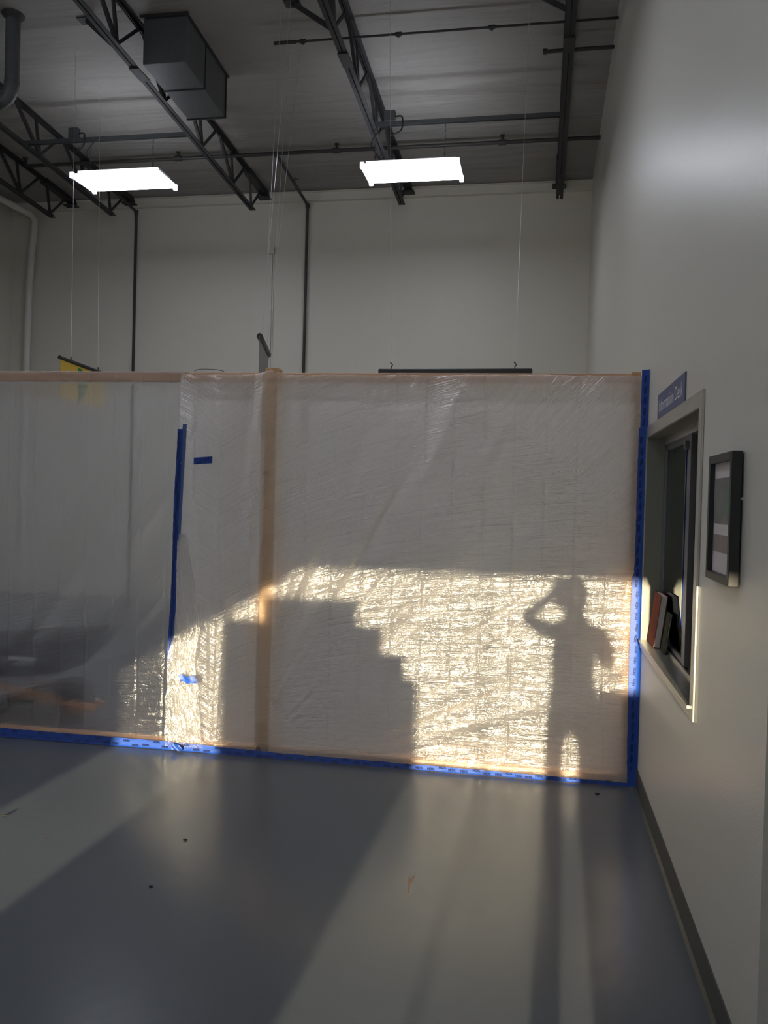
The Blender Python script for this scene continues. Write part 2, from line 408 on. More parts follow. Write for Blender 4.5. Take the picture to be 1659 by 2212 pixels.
WEBS = [web_mesh(0, 0, -.50, TD - .03 + .5 * SL, .038), web_mesh(0, 0, -.10, TD - .03 + .1 * SL, .032), web_mesh(0, 0, .43, TD - .03 - .43 * SL, .026)]
def make_truss(x, label, brace=True):
    t = truss_root(x, label)
    chord(t, 'top_chord', OPY + .1, YB - .12, .030, flip=-1)
    chord(t, 'bottom_chord', OPY + .1, 11.0, TD, flip=1)
    for yn in NY + [10.92]:
        for k, me in enumerate(WEBS):
            if yn > 10.5 and k == 0: continue
            o = bpy.data.objects.new('web_member', me); COL.objects.link(o); o.parent = t
            o.location = (0, yn, zc(yn) - TD + .01)
    # bearing seat at the ledger
    bm = bmesh.new(); beam(bm, (0, 10.75, zc(10.75) - .035), (0, YB - .02, zc(YB - .02) - .035), .10, .07); box(bm, -.09, .09, YB - .22, YB - .02, zc(YB) - .10, zc(YB) - .085)
    obj('bearing_seat', bm, M['steel_dark'], t)
    bm = bmesh.new(); box(bm, -.052, .052, 7.55, 7.80, zc(7.7) - TD - .028, zc(7.7) - TD - .018); obj('splice_plate', bm, M['steel_dark'], t)
    if brace:
        bm = bmesh.new(); beam(bm, (-.03, 7.22, zc(7.22) - TD + .0), (-.46, 7.50, zc(7.5) - .01), .045, .045)
        box(bm, -.55, -.40, 7.44, 7.56, zc(7.5) - .012, zc(7.5) - .002)
        obj('kicker_brace', bm, M['steel_dark'], t)
    return t
make_truss(0.155, 'dark steel roof truss nearest the right wall')
make_truss(-1.885, 'dark steel roof truss passing behind the right-hand ceiling light')
make_truss(-3.95, 'dark steel roof truss beside the grey box duct')
make_truss(-6.02, 'dark steel roof truss over the left ceiling light, second from the left', False)
make_truss(-6.95, 'leftmost dark steel roof truss near the left wall', False)

# ------------------------------------------------------------------ ceiling lights
def make_light(cx, cy, label, grp='hanging wraparound ceiling lights', cord=True):
    Z = 5.10; L2, W2 = .505, .235
    t = thing('ceiling_light', label, 'ceiling light', (cx, cy, Z), grp)
    bm = bmesh.new()     # wrap lens: trapezoid section
    sec = [(-W2, 0.0), (-W2 * .97, .028), (W2 * .97, .028), (W2, 0.0), (W2 * .9, -.012), (-W2 * .9, -.012)]
    a = [bm.verts.new((-L2 + .02, y, z)) for y, z in sec]; b = [bm.verts.new((L2 - .02, y, z)) for y, z in sec]
    n = len(sec)
    for i in range(n): bm.faces.new((a[i], a[(i + 1) % n], b[(i + 1) % n], b[i]))
    bm.faces.new(a); bm.faces.new(b)
    obj('lens', bm, M['lens'], t)
    bm = bmesh.new(); box(bm, -L2 + .02, L2 - .02, -.16, .16, .029, .085); obj('housing', bm, M['baffle'], t)
    bm = bmesh.new(); box(bm, -L2 + .06, L2 - .06, -.215, -.175, .030, .036); box(bm, -L2 + .06, L2 - .06, .175, .215, .030, .036)
    obj('uplight_slot', bm, M['lens_top'], t)
    for s in (-1, 1):
        bm = bmesh.new(); box(bm, s * L2 - .018, s * L2 + .018, -W2 - .012, W2 + .012, -.016, .034)
        for yy in (-W2 - .008, W2 + .008): box(bm, s * L2 - .022, s * L2 + .022, yy - .018, yy + .018, -.026, .04)
        obj('end_cap', bm, M['cap'], t, bevel=.004)
    zt = zc(cy) - TD - Z
    for xx in (-.42, .34):
        bm = bmesh.new(); k = 0
        zz = .085
        while zz < zt:                     # chain of small links
            zn = min(zz + .03, zt)
            if k % 2: box(bm, xx - .006, xx + .006, -.0015, .0015, zz, zn)
            else: box(bm, xx - .0015, xx + .0015, -.006, .006, zz, zn)
            zz = zn; k += 1
        obj('chain', bm, M['strut'], t)
    if cord:
        bm = bmesh.new()
        P = [(-.34, .0, .085), (-.36, .03, .16), (-.42, .02, .24), (-.46, -.02, .33), (-.40, -.03, .42), (-.33, 0, zt - .02)]
        tube(bm, smooth_pts(P, 6), .007, 8); obj('power_cord', bm, M['black'], t, smooth=True)
    return t
def smooth_pts(P, n):
    P = [Vector(p) for p in P]; P = [P[0]] + P + [P[-1]]; out = []
    for i in range(1, len(P) - 2):
        p0, p1, p2, p3 = P[i - 1:i + 3]
        for k in range(n):
            t = k / n
            out.append(0.5 * ((2 * p1) + (p2 - p0) * t + (2 * p0 - 5 * p1 + 4 * p2 - p3) * t * t + (3 * p1 - p0 - 3 * p2 + p3) * t ** 3))
    out.append(P[-2]); return out
make_light(-1.43, 8.97, 'bright ceiling light hanging at centre right, below the second truss from the right wall')
make_light(-4.72, 8.86, 'bright ceiling light hanging at upper left, below the left pipes')
for cx_, lab in ((-1.43, 'right'), (-4.72, 'left')):
    for cy_, l2 in ((4.9, 'lit ceiling light above the plastic partition, %s row'), (0.9, 'lit ceiling light above the open floor, %s row')):
        make_light(cx_, cy_, l2 % lab, 'ceiling lights nearer the entrance', False)

# struts the lights hang from, with junction box
def strut(x0, x1, y, label, bxx):
    z = zc(y) - TD + .03
    t = thing('support_strut', label, 'strut', ((x0 + x1) / 2, y, z))
    bm = bmesh.new(); h = (x1 - x0) / 2
    box(bm, -h, h, -.022, .022, .018, .022); box(bm, -h, h, -.022, -.018, -.022, .018); box(bm, -h, h, .018, .022, -.022, .018)
    obj('channel', bm, M['strut'], t)
    bm = bmesh.new(); box(bm, bxx - t.location.x - .06, bxx - t.location.x + .06, -.03, .03, .022, .14); obj('junction_box', bm, M['strut'], t, bevel=.004)
    bm = bmesh.new()
    P = [(bxx - t.location.x + .06, 0, .08), (bxx - t.location.x + .14, -.02, .06), (bxx - t.location.x + .13, -.02, -.08), (bxx - t.location.x + .02, 0, -.12)]
    tube(bm, smooth_pts(P, 6), .009, 8); obj('wire_whip', bm, M['black'], t, smooth=True)
strut(-1.93, .13, 8.99, 'thin metal strut spanning between trusses above the right ceiling light', -1.70)
strut(-6.05, -3.97, 8.97, 'thin metal strut spanning between trusses above the left ceiling light', -5.42)

# ------------------------------------------------------------------ sprinkler pipes
def head(bm, x, y, z):
    tube(bm, [(x - .045, y, z), (x + .045, y, z)], .034, 12); tube(bm, [(x, y, z), (x, y, z + .07)], .017, 10)
    tube(bm, [(x, y, z + .07), (x, y, z + .085)], .03, 10)
YM = 10.08; ZM = zc(YM) - .14
t = thing('sprinkler_pipe', 'long black sprinkler main running across the room below the roof', 'pipe', (0, YM, ZM))
bm = bmesh.new(); tube(bm, [(-6.74, 0, 0), (XW, 0, 0)], .023, 14)
tube(bm, [(-6.74, 0, 0), (-6.78, 0, .01), (-6.79, 0, .04), (-6.79, 0, .10)], .023, 12); tube(bm, [(-6.79, 0, .09), (-6.79, 0, .11)], .033, 12)
obj('pipe_run', bm, M['pipe_black'], t, smooth=True)
for x in (-4.64, -2.56, -.54):
    bm = bmesh.new(); head(bm, x, 0, 0); obj('sprinkler_head', bm, M['pipe_black'], t, smooth=True)
for x, lab in ((-3.34, 'black sprinkler drop pipe running down the middle of the back wall'), (-5.955, 'black sprinkler drop pipe running down the left of the back wall')):
    t = thing('drop_pipe', lab, 'pipe', (x, YB, 0), 'black drop pipes on the back wall')
    yy = -.045
    P = [(0, YM - YB + .02, ZM), (0, -.14, zc(YB) - .17), (0, yy - .03, zc(YB) - .175), (0, yy, zc(YB) - .20), (0, yy, .02)]
    bm = bmesh.new(); tube(bm, P, .021, 12); obj('pipe_run', bm, M['pipe_black'], t, smooth=True)
    for q in ((0, yy, zc(YB) - .19), (0, YM - YB + .03, ZM)):
        bm = bmesh.new(); tube(bm, [(q[0], q[1], q[2] - .03), (q[0], q[1], q[2] + .03)], .03, 12); obj('elbow_fitting', bm, M['pipe_black'], t, smooth=True)
    bm = bmesh.new(); ym = (YM - YB) * .45; zm = ZM + (zc(YB) - .17 - ZM) * .55
    box(bm, -.05, .05, ym - .004, ym + .004, zm + .06, zm + .066); box(bm, -.004, .004, ym - .004, ym + .004, zm, zm + .09); obj('hanger', bm, M['pipe_black'], t)
Y2 = 7.89; Z2 = zc(Y2) - .12
t = thing('conduit_run', 'thin grey conduit crossing the top of the roof bays to the right wall', 'pipe', (0, Y2, Z2))
bm = bmesh.new(); tube(bm, [(-2.66, 0, 0), (XW, 0, 0)], .011, 10); tube(bm, [(-2.66, 0, 0), (-2.44, 0, 0)], .017, 10); obj('pipe_run', bm, M['steel_dark'], t, smooth=True)
for x in (-2.37, -1.43, -.55):
    bm = bmesh.new(); tube(bm, [(x - .03, 0, 0), (x + .03, 0, 0)], .02, 10); tube(bm, [(x, 0, 0), (x, 0, -.03)], .012, 8); obj('coupling', bm, M['steel_dark'], t, smooth=True)
Y3 = 8.32
t = thing('pipe_stub', 'short black pipe stub between the first truss and right wall', 'pipe', (0, Y3, zc(Y3) - .13))
bm = bmesh.new(); tube(bm, [(-.067, 0, 0), (XW, 0, 0)], .018, 12); obj('pipe_run', bm, M['pipe_black'], t, smooth=True)
bm = bmesh.new(); tube(bm, [(-.08, 0, 0), (-.04, 0, 0)], .027, 12); obj('end_coupling', bm, M['pipe_black'], t, smooth=True)

# roof drain pipe in the left corner
t = thing('drain_pipe', 'white painted drain pipe standing in the far left corner', 'pipe', (-7.66, YB - .1, 0))
bm = bmesh.new()
P = [(0, 0, 0), (0, 0, 3.4), (.02, 0, 4.6), (.06, 0, 5.2), (.10, 0, 5.62), (.06, -.05, 5.70), (-.25, -.5, 5.84)]
tube(bm, P, .05, 16); obj('pipe_run', bm, M['white_pipe'], t, smooth=True)
bm = bmesh.new(); tube(bm, [(0.025, 0, 4.69), (.027, 0, 4.73)], .056, 16); box(bm, .06, .13, -.01, .0, 4.70, 4.715); obj('pipe_clamp', bm, M['wall'], t)
# painted conduit on the back wall
t = thing('wall_conduit', 'pale painted conduit with square box fixed to the back wall', 'conduit', (-3.87, YB, 0))
bm = bmesh.new(); box(bm, -.018, .018, -.02, -.002, 2.0, 5.05); box(bm, .03, .045, -.018, -.002, 2.0, 5.05); obj('raceway', bm, M['wall'], t)
bm = bmesh.new(); box(bm, -.05, .05, -.05, -.002, 5.05, 5.16); obj('outlet_box', bm, M['wall'], t, bevel=.004)

# flue pipe top left
t = thing('vent_flue', 'round metal vent flue with flashing collar dropping from the roof', 'flue', (-5.10, 7.34, 0))
bm = bmesh.new(); zt = zc(7.34)
P = [(0, 0, zt), (0, 0, 5.50), (-.01, 0, 5.43), (-.05, 0, 5.36), (-.11, 0, 5.325), (-.18, 0, 5.31), (-.5, 0, 5.30)]
tube(bm, P, .068, 20); obj('flue_pipe', bm, M['galv'], t, smooth=True)
bm = bmesh.new()
for z in (5.50, 5.40): tube(bm, [(0, 0, z - .006) if z > 5.45 else (-.03, 0, z - .006), (0, 0, z + .006) if z > 5.45 else (-.02, 0, z + .006)], .073, 20)
obj('pipe_seam', bm, M['galv'], t, smooth=True)
bm = bmesh.new(); tube(bm, [(0, 0, zt - .05), (0, 0, zt)], .07, 20, radii=[.07, .11]); obj('flashing_collar', bm, M['steel_dark'], t, smooth=True)

# box duct
DX0, DX1, DY0, DY1, DH = -3.84, -3.41, 7.52, 8.60, .455
t = thing('box_duct', 'grey sheet metal box duct hanging from the roof beside a truss', 'duct', ((DX0 + DX1) / 2, (DY0 + DY1) / 2, zc((DY0 + DY1) / 2)))
def duct(bm, x0, x1, y0, y1, h, grow=0):
    L = t.location
    v = []
    for (x, y) in ((x0, y0), (x1, y0), (x1, y1), (x0, y1)):
        for zz in (zc(y) - h, zc(y)):
            v.append(bm.verts.new((x - L.x, y - L.y, zz - L.z)))
    for f in ((0, 2, 4, 6), (1, 7, 5, 3), (0, 1, 3, 2), (2, 3, 5, 4), (4, 5, 7, 6), (6, 7, 1, 0)): bm.faces.new([v[i] for i in f])
bm = bmesh.new(); duct(bm, DX0, DX1, DY0, 8.0, DH); obj('front_section', bm, M['galv'], t, bevel=.004)
bm = bmesh.new(); duct(bm, DX0 + .004, DX1 - .004, 8.0, DY1, DH - .004); obj('rear_section', bm, M['galv'], t, bevel=.004)
for y in (7.995, 8.56):
    bm = bmesh.new(); duct(bm, DX0 - .008, DX1 + .008, y - .006, y + .006, DH + .008); obj('flange', bm, M['steel_dark'], t)
bm = bmesh.new(); duct(bm, DX0 - .03, DX1 + .03, DY0 - .03, DY0 + .0, .03); duct(bm, DX1, DX1 + .02, DY0, DY1, .02); obj('roof_flange', bm, M['steel_dark'], t)

# ------------------------------------------------------------------ hanging banners behind the partition
def wires(parent, pts):
    for a, b in pts:
        bm = bmesh.new(); tube(bm, [local(parent, a), local(parent, b)], .0016, 6); obj('hanging_wire', bm, M['wire'], parent)
t = thing('hanging_screen', 'long black screen bar hanging level just above the right partition bay', 'screen', (-.72, 7.0, 2.66))
bm = bmesh.new(); box(bm, -.642, .642, -.03, .03, -.045, .028); obj('casing', bm, M['black'], t, bevel=.008)
for x in (-.535, .50):
    bm = bmesh.new(); tube(bm, [(x, 0, .028), (x, 0, .05), (x + .012, 0, .062), (x, 0, .075), (x - .01, 0, .085)], .005, 8); obj('hook', bm, M['black'], t, smooth=True)
wires(t, [((-1.255, 7.0, 2.74), (-1.36, 7.0, zc(7))), ((-.22, 7.0, 2.74), (-.18, 7.0, zc(7)))])
t = thing('hanging_banner', 'narrow grey banner seen edge on above the partition post', 'banner', (-2.72, 7.83, 3.0))
A, B = Vector((-2.52, 7.27, 3.03)), Vector((-2.76, 8.25, 3.03))
bm = bmesh.new(); tube(bm, [local(t, A), local(t, B)], .028, 14); obj('top_rail', bm, M['black'], t, smooth=True)
bm = bmesh.new(); beam(bm, local(t, A + Vector((0, 0, -.45))), local(t, B + Vector((0, 0, -.45))), .004, .9); obj('banner_sheet', bm, M['banner_grey'], t)
wires(t, [(A + Vector((-.02, .1, .02)), (-2.33, 7.37, zc(7.37))), (B + Vector((.01, -.1, .02)), (-2.45, 8.1, zc(8.1))), (B + Vector((.02, -.05, .02)), (-2.60, 8.2, zc(8.2))), ((-2.60, 7.6, 3.05), (-2.50, 7.6, zc(7.6)))])
t = thing('hanging_banner', 'yellow banner with a green disc hanging above the left partition bay', 'banner', (-4.75, 8.0, 3.0))
A, B = Vector((-4.69, 7.58, 2.9)), Vector((-4.83, 8.75, 2.9))
bm = bmesh.new(); tube(bm, [local(t, A), local(t, B)], .02, 12); obj('top_rail', bm, M['black'], t, smooth=True)
bm = bmesh.new(); beam(bm, local(t, A + Vector((0, .02, -.20))), local(t, B + Vector((0, -.02, -.20))), .004, .38); obj('banner_sheet', bm, M['banner_yellow'], t)
bm = bmesh.new()
tube(bm, [local(t, (-4.748, 8.02, 2.70)), local(t, (-4.738, 8.02, 2.70))], .165, 40); obj('disc_print', bm, M['banner_green'], t)
for f in (.22, .8):
    P = A.lerp(B, f); bm = bmesh.new(); tube(bm, [local(t, P), local(t, P + Vector((0, 0, .05)))], .006, 8); obj('clip', bm, M['black'], t)
wires(t, [(A.lerp(B, .22), A.lerp(B, .22) + Vector((-.02, 0, zc(7.84) - 2.9))), (A.lerp(B, .8), A.lerp(B, .8) + Vector((-.05, 0, zc(8.5) - 2.9)))])

# ------------------------------------------------------------------ plastic partition
def F(x): return 4.885 + .017 * (x - .53)       # tape front line on the floor
XP0, XP1 = -4.3, .575
PT = 2.347
def frame_post(x0, x1, z0, z1, label):
    y = F((x0 + x1) / 2) + .078
    o = bx('wooden_stud', (x0, x1, y, y + .089, z0, z1), M['lumber'], bevel=.003); tag(o, label, 'stud'); return o
o = frame_post(-1.668, -1.585, 0.04, 2.375, 'pine stud dividing the two big plastic bays of the partition')
tag(o, 'pine stud dividing the two big plastic bays of the partition', 'stud')
frame_post(.505, .555, .04, 2.352, 'pine stud against the right wall under the plastic')
frame_post(-4.3, -4.25, .04, 2.35, 'pine stud at the far left end of the partition, outside the picture')
for x0, x1, lab in ((-4.3, -1.668, 'pine top rail of the left partition bay'), (-1.585, .505, 'pine top rail of the right partition bay')):
    bm = bmesh.new(); ya, yb = F(x0) + .078, F(x1) + .078
    beam(bm, (x0, ya + .02, PT - .03), (x1, yb + .02, PT - .03), .04, .055); o = obj('top_rail', bm, M['lumber_x'], bevel=.003); tag(o, lab, 'rail')
    bm = bmesh.new(); beam(bm, (x0, ya + .045, .019), (x1, yb + .045, .019), .089, .038); o = obj('sole_plate', bm, M['lumber_x'], bevel=.003)
    tag(o, lab.replace('top rail', 'bottom plate on the floor'), 'plate')
bm = bmesh.new(); tube(bm, [(-1.645, F(-1.645) + .0765, 1.73), (-1.645, F(-1.645) + .0792, 1.73)], .016, 14); kn = obj('wood_knot', bm, M['knot'])
kn.parent = [o for o in bpy.data.objects if o.name == 'wooden_stud'][0]

def film(name, x0, x1, label, m, seed, amp, pivot, res=.007, ztop=PT, zbot=0.004, yoff=0.0, creases=True, crk=1.0):
    nx = int((x1 - x0) / res); nz = int(2.36 / res)
    X, Z = np.meshgrid(np.linspace(x0, x1, nx), np.linspace(0, 1, nz))
    top = ztop + .006 * vnoise(X * 5 + seed, X * 0 + 3) + .010 * np.exp(-((X + 1.626) / .06) ** 2) * 2.6
    Zw = zbot + Z * (top - zbot)
    px, pz = pivot
    dx, dz = X - px, Zw - pz
    rr = np.sqrt(dx * dx + dz * dz) + 1e-4; th = np.arctan2(dz, np.abs(dx))
    # pull folds radiating from the pivot, broad then fine
    fo = vnoise(th * 13 + seed, rr * .6) * .018 + vnoise(th * 31 + seed * 2, rr * 1.1 + 7) * .0125 + vnoise(th * 66 + 5, rr * 2.4 + 11) * .0055 * crk
    h = fo * np.clip(rr / 1.3, .12, 1.25) * amp * 1.45
    # slack ripples low down, finer crinkle
    low = np.clip(1 - (Zw - .15) / 1.2, 0, 1)
    wx = X + .05 * vnoise(Zw * 4, X * 3)
    h += low * (.45 + .55 * np.clip(1 - Zw / .6, 0, 1)) * (vnoise(X * 7 + seed + 9 * Zw, (Zw - (.10 + .42 * np.clip(Zw, 0, 1.3)) * X) * 24 + 3 + 3.5 * vnoise(X * 2.3, Zw * 2.3)) * .0036 + vnoise(wx * 24 + Zw * 9, (Zw - (.05 + .40 * np.clip(Zw, 0, 1.3)) * X) * 40 + seed + 4 * vnoise(X * 5, Zw * 5 + 9)) * .0024) * crk
    h += vnoise(X * 3 + 1, Zw * 2.0 + seed) * .016 * amp
    if creases:                            # factory fold lines, about 18 cm apart
        for k in range(-30, 8):
            xc = k * .178 + .04 + .006 * vnoise(Zw * 3 + k, Zw * 0 + seed)
            h += -.0060 * np.exp(-((X - xc) / .007) ** 2) * (0.5 + vnoise(Zw * 9, Zw * 0 + k * 3.1)) * 1.6
    h = h * (1 - .75 * np.exp(-((X + 2.19) / .07) ** 2)) * (1 - .8 * np.exp(-((X - .58) / .05) ** 2)) * (1 - .6 * np.exp(-((X + 1.626) / .07) ** 2)) * np.clip((Zw + .02) / .15, 0, 1) * np.clip((2.40 - Zw) / .12, .2, 1)
    Y = F(X) + .052 + yoff - h
    # taut against studs and rails
    # wrap over the top rail and slope out to the floor tape
    foot = np.clip(1 - Zw / .085, 0, 1)
    Y = Y - foot ** 1.3 * .012
    P = np.stack([X, Y, Zw], -1)
    lip = P[-1].copy()[None]; l1 = lip + np.array([0, .02, .004]); l2 = lip + np.array([0, .115, -.002]); l3 = lip + np.array([0, .122, -.07])
    l1[0, :, 2] += .004 * vnoise(X[0] * 30, X[0] * 0 + 5)
    P = np.concatenate([P, l1, l2, l3], 0)
    UV = np.stack([rr, th * np.clip(rr, .3, 3)], -1); UV = np.concatenate([UV, UV[-1:] + .01, UV[-1:] + .02, UV[-1:] + .03], 0)
    o = grid_obj(name, P, m, UV); tag(o, label, 'plastic sheet'); return o
film('plastic_sheet', -2.20, .568, 'large crinkled milky plastic sheet of the right bay, lit by the sun', M['poly'], 3, 1.0, (-1.95, -.32), ztop=2.328)
film('plastic_sheet', XP0, -2.17, 'clearer plastic sheet of the left bay with the wheelbarrow behind it', M['poly_clear'], 9, 1.1, (-4.6, -1.6), crk=.6, yoff=.004)

lw = bmesh.new(); tube(lw, smooth_pts([(-2.12, F(-2.1) + .07, 2.352), (-2.09, F(-2.1) + .07, 2.364), (-2.02, F(-2.1) + .08, 2.366), (-1.96, F(-2.1) + .08, 2.360), (-1.93, F(-2.1) + .08, 2.352)], 6), .0022, 8)
tag(obj('wire_loop', lw, M['strut'], smooth=True), 'thin bent wire lying on the rail above the left bay', 'wire')

# loose flap beside the taped seam
nx, nz = 60, 260
U, V = np.meshgrid(np.linspace(0, 1, nx), np.linspace(0, 1, nz))
Zf = .012 + V * 1.33
wid = .05 + .20 * np.clip(1 - V, 0, 1) ** .8
Xf = -2.235 + .052 * np.clip((Zf - .55) / .2, 0, 1) + U * wid + .012 * vnoise(V * 14, U * 0 + 2)
hf = (vnoise(U * 7 + V * 3, V * 9) * .03 + vnoise(U * 16, V * 26 + 4) * .010 + vnoise(U * 30, V * 60) * .004) * (1.15 - V)
Yf = F(Xf) + .026 - .010 * (1 - V) - np.abs(hf) * np.clip(V * 8, .1, 1)
o = grid_obj('plastic_flap', np.stack([Xf, Yf, Zf], -1), M['poly_flap'], np.stack([V * 1.3, U * .2], -1))
tag(o, 'loose crumpled plastic flap glowing at the foot of the taped seam', 'plastic sheet')

# ------------------------------------------------------------------ blue tape
def text_mesh(s, size, extrude=0.0, thick=0.0):
    c = bpy.data.curves.new('txt', 'FONT'); c.body = s; c.size = size; c.extrude = extrude; c.offset = thick; c.align_x = 'CENTER'; c.align_y = 'CENTER'; c.resolution_u = 3
    o = bpy.data.objects.new('txt', c); COL.objects.link(o)
    dg = bpy.context.evaluated_depsgraph_get(); me = bpy.data.meshes.new_from_object(o.evaluated_get(dg))
    bpy.data.objects.remove(o); bpy.data.curves.remove(c); return me
PRT = text_mesh('HDX', .019, thick=.0009)
def prints(places, parent):
    bm = bmesh.new()
    for mtx in places:
        n0 = len(bm.verts); bm.from_mesh(PRT); bm.verts.ensure_lookup_table()
        for vv in bm.verts[n0:]: vv.co = mtx @ vv.co
    return obj('tape_print', bm, M['tape_ink'], parent)
def frame_mtx(o, xa, ya):
    xa = Vector(xa).normalized(); ya = Vector(ya).normalized(); na = xa.cross(ya)
    return Matrix(((xa.x, ya.x, na.x, o[0]), (xa.y, ya.y, na.y, o[1]), (xa.z, ya.z, na.z, o[2]), (0, 0, 0, 1)))

# floor tape: lies on the floor and climbs the foot of the film
n = 700; xs = np.linspace(XP0, .55, n)
wd = np.interp(xs, [-4.3, -3.4, -2.2, -1.6, -1.2, -.66, .55], [.062, .060, .056, .040, .036, .034, .024])
fr = F(xs) - .001 + .004 * vnoise(xs * 4, xs * 0)
rows = []
for k, s in enumerate(np.linspace(0, 1, 7)):
    yy = fr + s * wd * .50; zz = .0025 + np.maximum(0, s - .2) * wd * 1.0 + .0022 * vnoise(xs * 40, xs * 0 + k) * s + .0015 * vnoise(xs * 9, xs * 0 + k + 3)
    if s == 1: zz = zz + .003 * vnoise(xs * 25, xs * 0 + 8)
    rows.append(np.stack([xs, yy, np.maximum(zz, .0018)], -1))
ft = grid_obj('floor_tape', np.stack(rows), M['tape']); tag(ft, 'long blue painters tape strip sealing the plastic to the floor', 'tape')
pl = []; x = -4.2; k = 0
while x < .5:
    wv = float(np.interp(x, xs, wd)); s = .30 + .35 * (k % 3 == 0) + .12 * random.random(); y = float(np.interp(x, xs, fr)) + s * wv * .50
    pl.append(frame_mtx((x, y - .005, .0085 + max(0, s - .2) * wv), (1, .03, 0), (-.12, .62, .72))); x += .055 + .02 * random.random(); k += 1
prints(pl, ft)

def vtape(name, P, wdt, label, normal=(0, -1, 0), pr=True, edge=.002):
    """strip along points P=(x,y,z); width per point"""
    rows = []
    for i, (p, w_) in enumerate(zip(P, wdt)):
        r_ = []
        for s in np.linspace(-.5, .5, 6):
            e = edge * (random.random() - .5) if abs(s) == .5 else 0
            r_.append((p[0] + s * w_ + e, p[1] + .0015 * (random.random() - .5), p[2]))
        rows.append(r_)
    o = grid_obj(name, np.array(rows), M['tape']); tag(o, label, 'tape')
    if pr:
        pl = []; L = len(P)
        for i in range(3, L - 2, max(1, L // 26)):
            p = P[i]; pl.append(frame_mtx((p[0] + (random.random() - .5) * .012, p[1] - .004, p[2]), (.15, 0, 1), (-1, 0, .15)))
        prints(pl, o)
    return o
# corner tape: half on the film, half on the right wall
zz = np.linspace(.01, 2.03, 90)
rows = []
for i, z in enumerate(zz):
    xl = .543 - .010 * math.sin(z * 1.4) * (z < 1.2) - .012 * max(0, (1.0 - abs(z - .42)) * .6); e = .002 * random.random()
    y = F(.55) + .004 - .02 * max(0, 1 - z / .12)
    rows.append([(xl + e, y, z), (.556, y - .001, z), (.570, y - .003, z), (.580, y - .008, z), (.5872, y - .016, z), (.5885, y - .045 - e, z)])
ct = grid_obj('corner_tape', np.array(rows), M['tape']); tag(ct, 'tall lower blue tape strip joining plastic to the right wall', 'tape')
prints([frame_mtx((.563 + (random.random() - .5) * .012, F(.55) - .001, z), (.1, 0, 1), (-1, -.25, .1)) for z in np.arange(.10, 2.0, .062)], ct)
zz = np.linspace(2.0, 2.352, 24)
rows = [[(.551, F(.55) + .002, z), (.562, F(.55) + .0, z), (.575, F(.55) - .004, z), (.5868, F(.55) - .012, z), (.5880, F(.55) - .036, z)] for z in zz]
ct = grid_obj('corner_tape', np.array(rows), M['tape']); tag(ct, 'short upper blue tape strip at the top right corner of the plastic', 'tape')
prints([frame_mtx((.571, F(.55) - .007, z), (.1, 0, 1), (-1, -.3, .1)) for z in np.arange(2.06, 2.34, .06)], ct)
# seam tape
ys = lambda x: F(x) + .030
zs = np.linspace(.55, 1.99, 70); xsn = np.interp(zs, [.06, .63, .92, 1.35, 1.99], [-2.222, -2.222, -2.206, -2.203, -2.186])
vtape('seam_tape', [(x - .002, ys(x) + .002, z) for x, z in zip(xsn, zs)], [.034 + .004 * math.sin(z * 9) for z in zs], 'long upright blue tape strip sealing the seam of the left bay', pr=True)
zs = np.linspace(1.30, 2.02, 30); xsn = np.interp(zs, [1.30, 2.02], [-2.184, -2.160])
vtape('seam_tape', [(x, ys(x) + .006, z) for x, z in zip(xsn, zs)], [.024 + .004 * (z > 1.8) for z in zs], 'second faded blue tape strip overlapping the seam tape on its right', pr=False).data.materials[0] = M['tape_pale']
# two small patches
rows = [[(-2.090 + u * .121, ys(-2) - .012, 1.772 + v_ * .042 + u * .010) for u in np.linspace(0, 1, 6)] for v_ in np.linspace(0, 1, 4)]
pt = grid_obj('tape_patch', np.array(rows), M['tape']); tag(pt, 'small dark blue tape patch high on the plastic, right of the seam', 'tape')
prints([frame_mtx((-2.055, ys(-2) - .0135, 1.784), (1, 0, .5), (-.5, 0, 1)), frame_mtx((-2.005, ys(-2) - .0135, 1.805), (1, 0, .5), (-.5, 0, 1))], pt)
rows = [[(-2.135 + u * .108 + .008 * math.sin(v_ * 5), F(-2.1) - .02 + .006 * math.sin(u * 7), .432 + v_ * .044 + .010 * math.sin(u * 9) * (1 - u)) for u in np.linspace(0, 1, 10)] for v_ in np.linspace(0, 1, 6)]
pt = grid_obj('tape_patch', np.array(rows), M['tape']); tag(pt, 'small bright blue crumpled tape patch low on the sunlit flap', 'tape')
rows = [[(-2.18 + u * .07, F(-2.15) - .02 + .012 * math.sin(u * 6 + v_ * 4), .012 + v_ * .045 * (1 - .5 * u)) for u in np.linspace(0, 1, 8)] for v_ in np.linspace(0, 1, 6)]
pt = grid_obj('tape_patch', np.array(rows), M['tape']); tag(pt, 'crumpled end of blue tape on the floor strip below the seam', 'tape')

# ------------------------------------------------------------------ wheelbarrow behind the left film
t = thing('wheelbarrow', 'black wheelbarrow with orange wooden handles behind the left plastic', 'wheelbarrow', (-3.17, 5.42, 0))
def wb(p): return (p[0] + 3.17, p[1] - 5.42 - .07, p[2])
bm = bmesh.new()
TXL = [(-3.02, .60), (-3.95, .49)]
lo = [(-3.22, 5.32, .33), (-3.75, 5.30, .27), (-3.75, 5.68, .27), (-3.22, 5.68, .33)]
hi = [(-2.98, 5.22, .605), (-4.05, 5.20, .49), (-4.05, 5.82, .49), (-2.98, 5.80, .605)]
vl = [bm.verts.new(wb(p)) for p in lo]; vh = [bm.verts.new(wb(p)) for p in hi]
bm.faces.new(vl)
for i in range(4): bm.faces.new((vl[i], vl[(i + 1) % 4], vh[(i + 1) % 4], vh[i]))
o = obj('tray', bm, M['tray'], t)
md = o.modifiers.new('solid', 'SOLIDIFY'); md.thickness = .006; md.offset = 0
